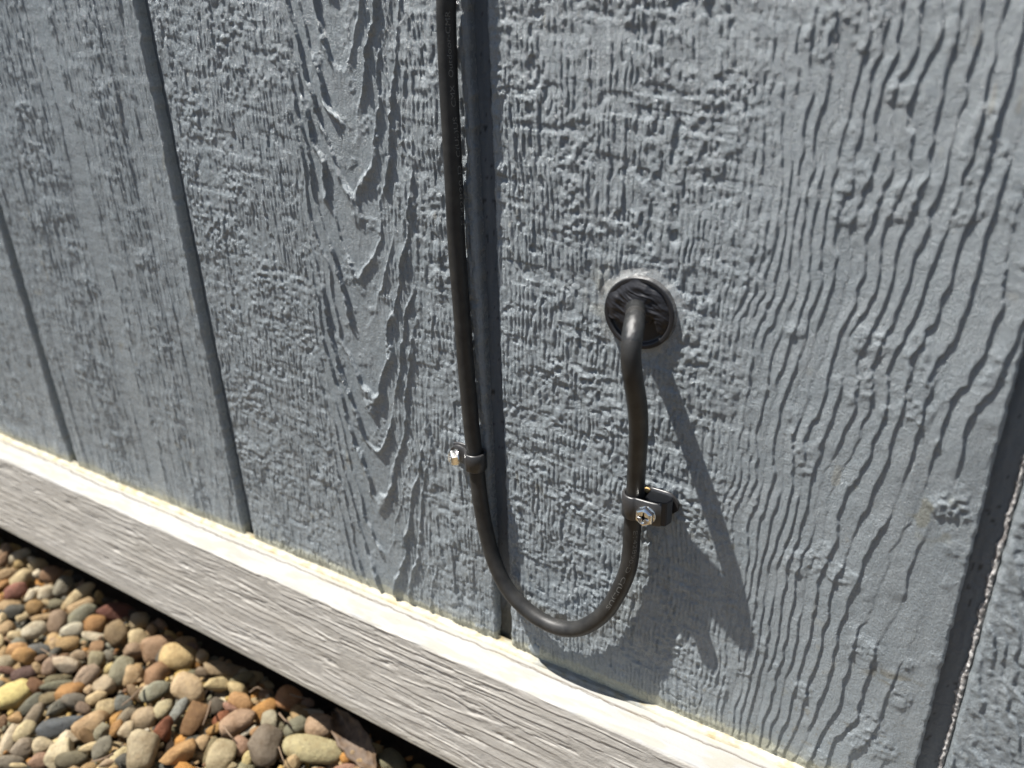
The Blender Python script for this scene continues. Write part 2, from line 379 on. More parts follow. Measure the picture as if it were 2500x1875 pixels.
# caulk fillet between siding and ledge
LZ = -304.0; LP = -21.7
X = axis([(-1300, 3), (-720, .8), (80, 3), (600, 3)])
T = np.linspace(0, 1, 12); TT, XX = np.meshgrid(T, X, indexing='ij')
gap = ss(-166, -158, XX) * ss(-92, -104, XX)
ang = TT * math.pi / 2
rad = 3.4 + .8 * (fbm(XX / 22, XX * 0, 120, 3) - .5) * 2
yy = .9 - rad * (1 - np.cos(ang)) * 1.35; zz = ZB + 2.0 - (rad + .4) * np.sin(ang) * (1.0)
zz = np.where(TT > .99, LZ - 1.2, zz)
zz = zz + .18 * (vn(XX / 3, TT * 5, 121) - .5) - 1.2 * gap * ss(.9, .2, TT) ; yy = yy + .25 * (vn(XX / 3.5, TT * 4, 122) - .5) + .3 * gap
P = np.stack([XX, yy, zz], -1)
TN = np.ones(XX.shape + (3,)); dk = .55 * ss(.55, .75, fbm(XX / 6, TT * 3, 123, 3)); TN = TN * (1 - dk[..., None] * np.array((.25, .4, .7)))
TN = TN * (1 - gap[..., None] * np.array((.42, .36, .22)))
o = link('caulk_bead', grid_mesh('caulk_bead', P * .001, TN, flip=True), m_caulk, wall)

# ------------------------------------------------------------------ skirt board (ledge top + weathered face)
BZ = -389.3; BT = 20.0
prof = []                      # (y, z, normal y, normal z, kind) along the cross-section
for t in axis([(BT, 2), (-1, .5), (LP + 1.6, .5)]) if False else list(np.arange(BT, 0, -3)) + list(np.arange(0, LP + 1.6, -.45)): prof.append((t, LZ, 0, 1))
for a in np.linspace(0, 90, 7): prof.append((LP + 1.6 - 1.6 * math.sin(math.radians(a)), LZ - 1.6 + 1.6 * math.cos(math.radians(a)), -math.sin(math.radians(a)), math.cos(math.radians(a))))
for z in np.arange(LZ - 2.1, BZ + 1.6, -.52): prof.append((LP, z, -1, 0))
for a in np.linspace(0, 90, 6): prof.append((LP + 1.6 - 1.6 * math.cos(math.radians(a)), BZ + 1.6 - 1.6 * math.sin(math.radians(a)), -math.cos(math.radians(a)), -math.sin(math.radians(a))))
for t in np.arange(LP + 4, BT, 4): prof.append((t, BZ, 0, -1))
prof = np.array(prof); s_ = np.concatenate([[0], np.cumsum(np.hypot(np.diff(prof[:, 0]), np.diff(prof[:, 1])))])
X = axis([(-1300, 3), (-830, 1.3), (-420, .75), (60, 3), (600, 3)])
XX, SS = np.meshgrid(X, s_, indexing='ij'); PY = np.broadcast_to(prof[:, 0], XX.shape); PZ = np.broadcast_to(prof[:, 1], XX.shape)
NY = np.broadcast_to(prof[:, 2], XX.shape); NZ = np.broadcast_to(prof[:, 3], XX.shape)
face = ss(.5, .95, -NY); topm = ss(.6, .95, NZ)
wz = PZ + 3.5 * (fbm(XX / 45, PZ / 9, 128, 2) - .5) + 5 * (fbm(XX / 120, PZ / 20, 130, 2) - .5) + 2.4 * (fbm(XX / 22, PZ / 6, 131, 2) - .5)
ring = saw(-wz / 6.2 + 1.2 * fbm(XX / 160, PZ / 30, 132, 2), .16)
ringf = ss(.38, .6, vn(XX / 22, np.floor(wz / 6.2) * 3.3, 133))
flt = ss(.40, .62, fbm(XX / 45, wz / 9, 138, 2))
hf = .42 * ring * ringf - (.38 - .32 * flt) * ss(.62, .78, vn(XX / 15, wz / 1.9, 134)) - (.22 - .18 * flt) * ss(.66, .85, vn(XX / 8, wz / 1.1, 135)) + .26 * fbm(XX / 12, wz / 4.5, 139, 2) + .10 * vn(XX / 2.5, PZ / 1.8, 136)
for (kx, kz) in ((-430, -328), (-300, -352), (-250, -330), (-520, -345), (-170, -345)):
    dd = np.hypot((XX - kx) / 9, (PZ - kz) / 3.2); hf = hf - 1.1 * ss(1, .2, dd) * ridg(vn(XX / 6, PZ / 1.4, 137))
edge = ss(7, 1.5, PZ - BZ); hf = hf * (1 - .7 * edge)
# ledge top: paint film with a wandering crack and a few splits
cy = -6.6 - 1.3 * (fbm(XX / 60, XX * 0, 140, 2) - .5) * 2 - 1.6 * (fbm(XX / 6, XX * 0 + 3, 141, 3) - .5) + 2.4 * ss(-520, -640, XX)
crk = ss(.62, .2, np.abs(PY - cy)) * topm
crk2 = ss(.32, .08, np.abs(PY - cy + 1.3 - .9 * vn(XX / 3, XX * 0, 143))) * topm * ss(.5, .62, vn(XX / 22, XX * 0, 144))
ht = .35 * (fbm(XX / 14, PY / 3, 145, 3) - .5) + .14 * ridg(vn(XX / 16, PY / 1.1, 146)) - .9 * np.maximum(crk, crk2 * .7)
edgewob = .9 * (fbm(XX / 30, XX * 0, 147, 3) - .5)
H = np.where(NZ > .97, ht, .8 * hf * face + edgewob * (1 - face)) 
H = np.where(NZ < -.9, 0, H)
P = np.stack([XX, PY + NY * H, PZ + NZ * H], -1)
cream = np.array((.355, .355, .35)); grey = np.array((.58, .552, .505)); 
mt = ss(.25, .75, NZ + .5 * (fbm(XX / 9, SS / 3, 148, 3) - .5))[..., None]
gv = (.93 + .12 * fbm(XX / 40, wz / 4.2, 149, 3))[..., None] * (1 - .10 * ss(.28, .05, ring * ringf + .3 * vn(XX / 4, PZ / 2, 151)))[..., None]
TN = grey * gv * (1 - mt) + cream * mt
yel = (ss(.52, .68, fbm(XX / 16, PY / 4, 150, 3)) * .55)[..., None] * mt; TN = TN * (1 - yel) + np.array((.34, .32, .26)) * yel
yel = (ss(-9, -3, PY) * .5)[..., None] * mt; TN = TN * (1 - yel) + np.array((.35, .325, .26)) * yel
ck = np.maximum(crk, crk2)[..., None]; TN = TN * (1 - .85 * ck) + np.array((.10, .075, .05)) * ck * .85
gb = (.45 * ss(10, 0, PZ - BZ) * face)[..., None]; TN = TN * (1 - gb) + np.array((.46, .44, .36)) * gb
skirt = link('skirt_board', grid_mesh('skirt_board', P * .001, TN, flip=False), m_wood)
tag(skirt, 'weathered grey wooden skirt board with a cream painted top ledge below the siding', 'board')

# ------------------------------------------------------------------ ground, foundation
GZ = -0.454
X = axis([(-1400, 14), (600, 14)]) ; Y = axis([(-700, 12), (40, 12)])
XX, YY = np.meshgrid(X, Y, indexing='ij')
P = np.stack([XX, YY, GZ * 1000 + 5 * (fbm(XX / 40, YY / 40, 160, 3) - .5) - 4 * ss(-45, -10, YY)], -1)
bed = link('gravel_bed', grid_mesh('gravel_bed', P * .001, None), m_soil, None, 'structure')
bm = bmesh.new(); s = 250
vs = [bm.verts.new(q) for q in ((-s, -s, GZ - .012), (s, -s, GZ - .012), (s, s, GZ - .012), (-s, s, GZ - .012))]; bm.faces.new(vs)
bm_obj('ground', bm, m_soil, None, False)['kind'] = 'structure'
bm = bmesh.new(); bmesh.ops.create_cube(bm, size=1); bmesh.ops.scale(bm, vec=(2.1, .12, 1.02), verts=bm.verts); bmesh.ops.translate(bm, vec=(-.35, .083, .1), verts=bm.verts)
o = bm_obj('foundation_wall', bm, m_conc, None, False); o['kind'] = 'structure'

# ------------------------------------------------------------------ cable
def catmull(pts, n=14):
    pts = [Vector(p) for p in pts]; out = []
    q = [pts[0] * 2 - pts[1]] + pts + [pts[-1] * 2 - pts[-2]]
    for i in range(1, len(q) - 2):
        p0, p1, p2, p3 = q[i - 1:i + 3]
        for k in range(n):
            t = k / n
            out.append(.5 * ((2 * p1) + (-p0 + p2) * t + (2 * p0 - 5 * p1 + 4 * p2 - p3) * t * t + (-p0 + 3 * p1 - 3 * p2 + p3) * t ** 3))
    out.append(pts[-1]); return out
CR = .0039
raw = [((1553, 752), .0015), ((1552, 762), .0085), ((1549, 790), .0165), ((1543, 830), .0225), ((1540, 872), .0245), ((1546, 927), .0235), ((1556, 990), .0200), ((1559, 1060), .0155),
       ((1555, 1130), .0115), ((1552, 1186), .0092), ((1549, 1240), .0084), ((1543, 1295), .0080), ((1540, 1349), .0078), ((1531, 1396), .0078), ((1507, 1450), .0080), ((1475, 1497), .0082), ((1431, 1528), .0084),
       ((1388, 1536), .0086), ((1337, 1522), .0086), ((1283, 1486), .0084), ((1237, 1434), .0080), ((1207, 1370), .0074), ((1187, 1300), .0068), ((1173, 1225), .0064), ((1165, 1155), .0060),
       ((1158, 1100), .0056), ((1152, 1050), .0054), ((1138, 900), .0054), ((1129, 780), .0056), ((1115, 600), .0058), ((1107.5, 434), .0060), ((1096, 217), .0063), ((1090, 60), .0066), ((1087, -60), .0068)]
cpts = [px(a, h) for a, h in raw]
last = cpts[-1]; cpts += [last + Vector((-.0005, -.0002, .06)), last + Vector((-.001, .001, .25)), last + Vector((-.001, .002, .60))]
path = catmull(cpts, 12)
# resample evenly
seg = [0.0]
for a, b_ in zip(path[:-1], path[1:]): seg.append(seg[-1] + (b_ - a).length)
seg = np.array(seg); PA = np.array([tuple(p) for p in path])
def at(s): return Vector([np.interp(s, seg, PA[:, k]) for k in range(3)])
def tan(s): return (at(s + .0015) - at(s - .0015)).normalized()
EYE = Vector((0, -D, 0))
cable = empty('cable', at(0))
tag(cable, 'black round outdoor data cable hanging in a U from the wall entry plug', 'cable')
def tube(name, path_s, r, mt_, parent, n=28, wob=0.0):
    rings = []
    for s in path_s:
        c0, t = at(s), tan(s); e = (EYE - c0); n1 = (e - t * e.dot(t)).normalized(); n2 = t.cross(n1)
        rr_ = r * (1 + wob * (math.sin(s * 900) * .5 + math.sin(s * 371 + 1)))
        rings.append([tuple(c0 + (n1 * math.cos(k / n * 2 * math.pi) + n2 * math.sin(k / n * 2 * math.pi)) * rr_ - Vector(parent.location)) for k in range(n)])
    return link(name, grid_mesh(name, np.array(rings), None, flip=True, closed=True), mt_, parent)
tube('jacket', np.arange(0, seg[-1], .0012), CR, m_cable, cable, 28, .006)
# lettering
def proj(p):
    v = Vector(p) - EYE; c = np.array((v.dot(cx), v.dot(cd), v.dot(cf))); return 1250 + F * c[0] / c[2], 937.5 + F * c[1] / c[2]
SV = np.arange(0, seg[-1] - .3, .0005); PR = np.array([proj(at(s)) for s in SV])
half = SV[np.argmax(PR[:, 1])]
def s_at(y, left):
    m = SV > half if left else SV < half
    i = np.argmin(np.abs(PR[m, 1] - y)); return SV[m][i]
def text_on_cable(txt, s0, s1, off, hgt):
    cu = bpy.data.curves.new('t', 'FONT'); cu.body = txt; cu.size = 1; cu.resolution_u = 3
    cu.offset = -.012
    to = bpy.data.objects.new('t', cu); COL.objects.link(to)
    dg = bpy.context.evaluated_depsgraph_get(); me = bpy.data.meshes.new_from_object(to.evaluated_get(dg))
    bpy.data.objects.remove(to); bpy.data.curves.remove(cu)
    co = np.array([v.co[:] for v in me.vertices]); x0, x1 = co[:, 0].min(), co[:, 0].max(); yh = .7
    for v_, c0 in zip(me.vertices, co):
        s = s0 + (s1 - s0) * (c0[0] - x0) / (x1 - x0)
        # reading direction runs along +s; letter tops point to the reader's left of travel
        p0, t = at(s), tan(s); e = EYE - p0; n1 = (e - t * e.dot(t)).normalized(); n2 = t.cross(n1)
        up = n1.cross(t)
        th = off(s) + (c0[1] / yh - .5) * hgt / CR
        v_.co = p0 + (n1 * math.cos(th) + up * math.sin(th)) * (CR + .00007) - Vector(cable.location)
    return me
tube('sealant_film', np.arange(.002, .026, .0008), CR * 1.02, m_seal2, cable, 28, .03)
strs = []
# positions on the left run (screen y from, to) and lower right run
for txt, ya, yb, left in (('E142890-D', 545, 402, True), ('C(UL)US', 380, 284, True), ('CMX', 258, 207, True), ('Outdoor-CMR', 187, 26, True),
                          ('E142890-D', 1283, 1384, False), ('C(UL)US', 1398, 1475, False)):
    a, b_ = s_at(ya, left), s_at(yb, left)
    if left:
        off = (lambda s: -0.12 - .75 * np.clip((PR[np.argmin(np.abs(SV - s)), 1] - 100) / 400, 0, 1)) 
    else:
        off = (lambda s: .42 - .5 * np.clip((PR[np.argmin(np.abs(SV - s)), 1] - 1330) / 60, 0, 1))
    me = text_on_cable(txt, a, b_, off, .0019); me.name = 'lettering'
    link('lettering', me, m_print, cable)

# ------------------------------------------------------------------ cable clamps
def ribbon(path2, z0, z1, th, mt_, name, parent, origin, rnd=0):
    """band following a path in the x-y plane, extruded in z, with thickness and softened edges"""
    pts = [Vector((p[0], p[1], 0)) for p in path2]; pts = catmull(pts, 8)
    rows = []
    for i, p in enumerate(pts):
        t = (pts[min(i + 1, len(pts) - 1)] - pts[max(i - 1, 0)]).normalized(); n_ = Vector((t.y, -t.x, 0))
        e = th * .35; prof_ = [(-th / 2, z0 + e), (-th / 2 + e, z0), (th / 2 - e, z0), (th / 2, z0 + e), (th / 2, z1 - e), (th / 2 - e, z1), (-th / 2 + e, z1), (-th / 2, z1 - e)]
        dd = (p - pts[rnd]).length; rr0 = (z1 - z0) / 2
        kk = 1.0 if dd > rr0 else max(.35, math.sqrt(max(0, 1 - (1 - dd / rr0) ** 2))); zc_ = (z0 + z1) / 2
        rows.append([(p.x + n_.x * a - origin.x, p.y + n_.y * a - origin.y, zc_ + (z - zc_) * kk - origin.z) for a, z in prof_])
    A = np.array(rows)
    me = grid_mesh(name, A, None, closed=True, smooth=False)
    bm = bmesh.new(); bm.from_mesh(me); bmesh.ops.holes_fill(bm, edges=[e for e in bm.edges if e.is_boundary], sides=0); bmesh.ops.recalc_face_normals(bm, faces=bm.faces)
    bm.to_mesh(me); bm.free()
    o = link(name, me, mt_, parent)
    for f_ in me.polygons: f_.use_smooth = True
    me.set_sharp_from_angle(angle=math.radians(50))
    return o
def screw(parent, pos, axis_, r=.0038):
    """hex washer head with a cross recess; axis_ points out of the wall"""
    bm = bmesh.new(); N = 48; rings = []
    def hexr(k, f): 
        a = 2 * math.pi * k / N + math.pi / 6; m = (a % (math.pi / 3)) - math.pi / 6
        return 1 / math.cos(m) * .866 * f
    prof_ = [(1.08, -.0004, 0), (1.10, .0001, 0), (1.06, .0004, 0), (1.10, .0005, 1), (1.10, .0026, 1), (1.0, .0031, 1), (.74, .0034, 0)]
    for f_, z, hx in prof_:
        rings.append([bm.verts.new(((hexr(k, f_) if hx else f_) * r * math.cos(2 * math.pi * k / N + .25 * 0), (hexr(k, f_) if hx else f_) * r * math.sin(2 * math.pi * k / N), z)) for k in range(N)])
    # cross recess ring
    def crs(k, f):
        a = 2 * math.pi * k / N; c_ = abs(math.cos(2 * a)) ** 6
        return f * (.34 + .66 * c_)
    for f_, z in ((.62, .0031), (.56, .0026), (.30, .0012)):
        rings.append([bm.verts.new((crs(k, f_) * r * math.cos(2 * math.pi * k / N), crs(k, f_) * r * math.sin(2 * math.pi * k / N), z)) for k in range(N)])
    for a, b_ in zip(rings[:-1], rings[1:]):
        for k in range(N): bm.faces.new((a[k], a[(k + 1) % N], b_[(k + 1) % N], b_[k]))
    fc = bm.faces.new(rings[-1])
    # shank
    q = Vector(axis_).normalized().to_track_quat('Z', 'Y')
    me = bpy.data.meshes.new('screw'); bmesh.ops.recalc_face_normals(bm, faces=bm.faces)
    for f_ in bm.faces: f_.smooth = False
    for f_ in bm.faces:
        if f_.calc_center_median().z < .0027 and f_.calc_center_median().xy.length < .0024: f_.material_index = 1
    bm.to_mesh(me); bm.free(); me.materials.append(m_steel); me.materials.append(m_recess)
    o = link('screw', me, None, parent); o.rotation_mode = 'QUATERNION'; o.rotation_quaternion = q; o.location = Vector(pos) - Vector(parent.location)
    return o
def clamp(label, s, side, ear, hgt, tilt, block, sc_axis, sdx, group='cable clamps screwed to the siding'):
    c0 = at(s); o = empty('cable_clamp', (c0.x, 0, c0.z)); tag(o, label, 'cable clamp', group)
    g = CR + .0009; z0, z1 = c0.z - hgt / 2, c0.z + hgt / 2; d = side
    yb = -.0013 if not block else -.0016; yf = c0.y + (g if not block else -CR * .55)
    pth = []
    pth.append((c0.x + d * ear, yb - .0003)); pth.append((c0.x + d * ear * .6, yb)) ; pth.append((c0.x + d * g * .9, yb if block else min(yb, c0.y + g * .8)))
    for a in np.linspace(60, 300, 13):
        aa = math.radians(a); pth.append((c0.x + d * g * math.cos(aa), c0.y + g * math.sin(aa)))
    if block:
        pth += [(c0.x + d * ear * .42, c0.y - g * .88), (c0.x + d * ear * .62, c0.y - g * .84), (c0.x + d * ear * .76, c0.y - g * .66)]
    else:
        pth = [q for q in pth[3:]] + [(c0.x + d * g * 1.25, -.0058), (c0.x + d * ear * .62, -.0042), (c0.x + d * ear * 1.0, -.0040)]
        pth = [(c0.x + d * ear * .98, -.0016), (c0.x + d * ear * .6, -.0016), (c0.x + d * g * 1.1, -.0018)] + pth
    ribbon(pth, z0, z1, .0015, m_clamp, 'strap', o, Vector(o.location), 0 if block else -1)
    if block:
        bm = bmesh.new(); x0, x1 = c0.x + d * (g + .0005), c0.x + d * ear * .86; y0, y1 = -.0030, c0.y - g * .70 + .0006
        outl = [(x0, y0), (x1 - .001, y0), (x1 + .0008, y0 - .002), (x1 + .0012, (y0 + y1) / 2), (x1 + .0002, y1 - .0004 + .001), (x1 - .003, y1 - .0005), (x0 + .003, y1 - .0010), (x0, y1 + .001)]
        lo = [bm.verts.new((x - o.location.x, y - o.location.y, z0 - .0002 - o.location.z)) for x, y in outl]; hi = [bm.verts.new((x - o.location.x, y - o.location.y, z1 + .0002 - o.location.z)) for x, y in outl]
        bm.faces.new(lo); bm.faces.new(hi)
        for k in range(len(outl)): bm.faces.new((lo[k], lo[(k + 1) % len(outl)], hi[(k + 1) % len(outl)], hi[k]))
        bmesh.ops.recalc_face_normals(bm, faces=bm.faces); bmesh.ops.bevel(bm, geom=bm.edges, offset=.0003, segments=2, affect='EDGES')
        bm_obj('spacer_block', bm, m_block, o, False)
    screw(o, sdx, sc_axis)
    return o
s2 = s_at(1228, False); s1 = s_at(1122, True)
c2 = at(s2); c1 = at(s1)
clamp('right cable clamp with bright hex screw holding the cable below the wall plug', s2, 1, .0172, .0112, 0, True, (-.05, -1, .1), px((1578, 1257), .0135))
clamp('left cable clamp beside the vertical groove holding the long cable run', s1, -1, .0155, .0094, 0, False, (-.75, -1, .1), px((1114, 1117), .0080))

# ------------------------------------------------------------------ wall plug with sealant
PC = px((1562, 764), .0012)
plug = empty('cable_entry_plug', (PC.x, 0, PC.z)); tag(plug, 'round black cable entry plug smeared with black sealant on the siding', 'wall plug')
RP = 15.2; NR, NA = 46, 144
rr_ = np.linspace(0, 1, NR) * RP; aa = np.linspace(0, 2 * math.pi, NA, endpoint=False)
RR, AA = np.meshgrid(rr_, aa, indexing='ij'); LX = RR * np.cos(AA); LZ_ = RR * np.sin(AA)
# cap dish
Hc = 1.2 + 1.6 * ss(RP - 3.4, RP - 2.0, RR); Hc = np.where(RR > RP - .5, 2.8 - 3 * ss(RP - .5, RP, RR) * 1.3, Hc)
P = np.stack([LX, -Hc, LZ_], -1)
link('cap', grid_mesh('cap', P * .001, None, closed=True, flip=True), m_cap, plug)
# sealant heap covering the upper part, ragged lower edge
RS = np.linspace(0, 1, 70) * (RP - 1.0); RR, AA = np.meshgrid(RS, np.linspace(0, 2 * math.pi, 220, endpoint=False), indexing='ij')
LX = RR * np.cos(AA); LZ_ = RR * np.sin(AA)
edge_z = -4.4 + 2.2 * (vn(LX / 2.2, LX * 0, 200) - .5) + 2.0 * ss(2, 5, LX) * ss(9, 6, LX) - 2.2 * ss(6, 9, LX)
m_ = ss(-.5, .7, LZ_ - edge_z) 
ww = LZ_ + .35 * LX + 2.5 * (vn(LX / 6, LZ_ / 6, 203) - .5)
Hs = 2.0 + 1.2 * ss(RP - 1, RP - 5, RR) + .6 * ridg(fbm((LX + .6 * LZ_) / 9, ww / 3.4, 204, 3)) ** 2 * ss(RP - 2, RP - 6, RR) + .35 * fbm(LX / 3.5, ww / .9, 201, 2) + 1.0 * vn(LX / 5, LZ_ / 3.5, 202)
Hs = Hs + 1.8 * ss(5, 2.5, np.hypot(LX + .8, LZ_ - 1.2))
Hs = Hs - .8 * ss(3.2, 6.0, LX + 1.2 * vn(LX / 3, LZ_ / 2, 205))
Hs = Hs * m_ + .3 * (1 - m_)
P = np.stack([LX, -Hs, LZ_], -1)
link('sealant', grid_mesh('sealant', P * .001, None, closed=True, flip=True), m_seal, plug)
# clear silicone smear round the rim
RS = np.linspace(0, 1, 16); RR, AA = np.meshgrid(RS, np.linspace(0, 2 * math.pi, 260, endpoint=False), indexing='ij')
ex = 1.8 + 4.0 * vn(np.cos(AA) * 2.2, np.sin(AA) * 2.2, 210) ** 1.5 + 1.5 * vn(np.cos(AA) * 9, np.sin(AA) * 9, 211)
rad = RP - .3 + RR * ex
Hh = 2.4 * (1 - RR) ** 1.6 + .55 * vn(rad * np.cos(AA) / 1.5, rad * np.sin(AA) / 1.5, 212) * (1 - RR) + .25
P = np.stack([rad * np.cos(AA), -Hh, rad * np.sin(AA)], -1)
link('clear_sealant', grid_mesh('clear_sealant', P * .001, None, closed=True, flip=True), m_clear, plug)

# ------------------------------------------------------------------ pebbles
def pebble_mesh(seed, sub=3, angular=0.0):
    r_ = random.Random(seed); bm = bmesh.new(); bmesh.ops.create_icosphere(bm, subdivisions=sub, radius=1)
    off = [r_.uniform(-50, 50) for _ in range(3)]; 
    from mathutils import noise as mn
    pl = [(Vector((r_.gauss(0, 1), r_.gauss(0, 1), r_.gauss(0, 1))).normalized(), r_.uniform(.55, .85)) for _ in range(int(4 + 10 * angular))]
    e = r_.uniform(2.0, 3.2)
    for v_ in bm.verts:
        p = v_.co.normalized()
        k = (abs(p.x) ** e + abs(p.y) ** e + abs(p.z) ** e) ** (-1 / e)
        p = p * k
        q = Vector((p.x * .9 + off[0], p.y * .9 + off[1], p.z * .9 + off[2]))
        p = p * (1 + .20 * mn.noise(q) + .09 * mn.noise(q * 2.3) + (.10 * angular + .012) * mn.noise(q * 5))
        for n_, d_ in pl:
            t = p.dot(n_)
            if t > d_: p -= n_ * (t - d_) * (.55 + .4 * angular)
        v_.co = p
    mx = [max(abs(v_.co[k]) for v_ in bm.verts) for k in range(3)]
    for v_ in bm.verts: v_.co = Vector([v_.co[k] / mx[k] * .5 for k in range(3)])
    me = bpy.data.meshes.new('pebble'); bm.to_mesh(me); bm.free()
    me.polygons.foreach_set('use_smooth', np.full(len(me.polygons), True)); me.materials.append(m_peb)
    return me
RND = random.Random(11)
SMOOTH = [pebble_mesh(k, 3, 0.0) for k in range(12)]; ROUGH = [pebble_mesh(40 + k, 3, 1.0) for k in range(10)]
CS = .72
def add_pebble(p, L, Wd, T, xa, ya, col, rough=False, label=None):
    lu = sum(col) / 3; col = tuple(.8 * c + .2 * lu * w for c, w in zip(col, (1.1, 1.0, .88)))
    xa = xa.normalized(); za = xa.cross(ya).normalized(); ya = za.cross(xa)
    o = bpy.data.objects.new('pebble', RND.choice(ROUGH if rough else SMOOTH)); COL.objects.link(o); o.parent = bed
    m = Matrix.Identity(4)
    for i, (a, s) in enumerate(((xa, L), (ya, Wd), (za, T))):
        for j in range(3): m[j][i] = a[j] * s
        m[i][3] = p[i]
    o.matrix_world = m
    o.color = (col[0] * CS * 1.04, col[1] * CS * .96, col[2] * CS * .78, 1)
    if label: o['label'] = label
    return o
C_ = dict(w=(.62, .58, .50), c=(.56, .47, .31), y=(.58, .42, .16), t=(.44, .32, .19), b=(.25, .15, .09), o=(.48, .25, .08), r=(.17, .06, .045), p=(.36, .26, .19),
          g=(.24, .24, .22), d=(.085, .09, .09), n=(.14, .155, .18), e=(.22, .215, .16))
PA_ = [(60,420,150,120,60,'p'),(40,530,160,110,80,'b'),(190,480,230,110,30,'w'),(215,550,130,110,0,(.36,.27,.12)),(410,580,170,150,-30,'c'),(350,530,90,60,-40,'w'),(70,670,220,120,30,'t'),
 (220,710,270,180,35,'c*'),(555,690,220,180,-10,(.33,.2,.13)),(430,690,90,110,60,'w'),(690,820,220,180,75,'g'),(820,830,240,50,60,'p'),(850,920,370,125,42,'c'),(1060,900,150,90,-70,'y'),
 (180,880,210,170,20,(.32,.13,.11)),(370,840,160,110,50,'w'),(505,870,165,165,0,'w'),(340,930,140,100,60,'w'),(600,980,160,100,0,'e'),(10,950,120,70,90,'o'),(170,1060,225,185,10,'d'),(20,1110,130,90,90,'d'),
 (380,1060,160,160,70,(.35,.22,.09)),(490,1000,150,90,-20,'c*'),(885,1040,280,150,20,'t'),(860,1120,360,180,40,(.22,.23,.19)),(1240,1090,410,200,-10,'r*'),(1500,1170,190,180,90,(.42,.36,.26)),
 (1730,1210,160,90,-40,'p'),(245,1160,140,70,20,'c'),(450,1130,240,90,15,'t'),(620,1190,240,210,60,(.3,.22,.17)),(380,1270,245,175,10,(.52,.50,.44)),(780,1290,220,160,20,(.5,.5,.46)),
 (1040,1230,210,190,0,(.38,.2,.07)),(70,1250,160,140,50,'t'),(165,1330,170,100,-5,'c'),(1260,1340,290,230,70,(.27,.2,.12,'*')),(1490,1350,225,205,-80,'c'),(1690,1450,370,280,15,(.38,.25,.17)),
 (1845,1350,180,130,-50,'y*'),(1950,1400,100,60,80,'p'),(1620,1280,150,120,60,'t'),(1000,1320,240,110,-15,'w*'),(830,720,110,80,10,(.05,.05,.05)),(300,420,150,90,0,(.06,.06,.06)),(960,830,120,80,0,(.06,.05,.05)),
 (1160,950,120,70,-20,(.10,.08,.06)),(1430,1080,120,70,-10,(.08,.06,.05))]
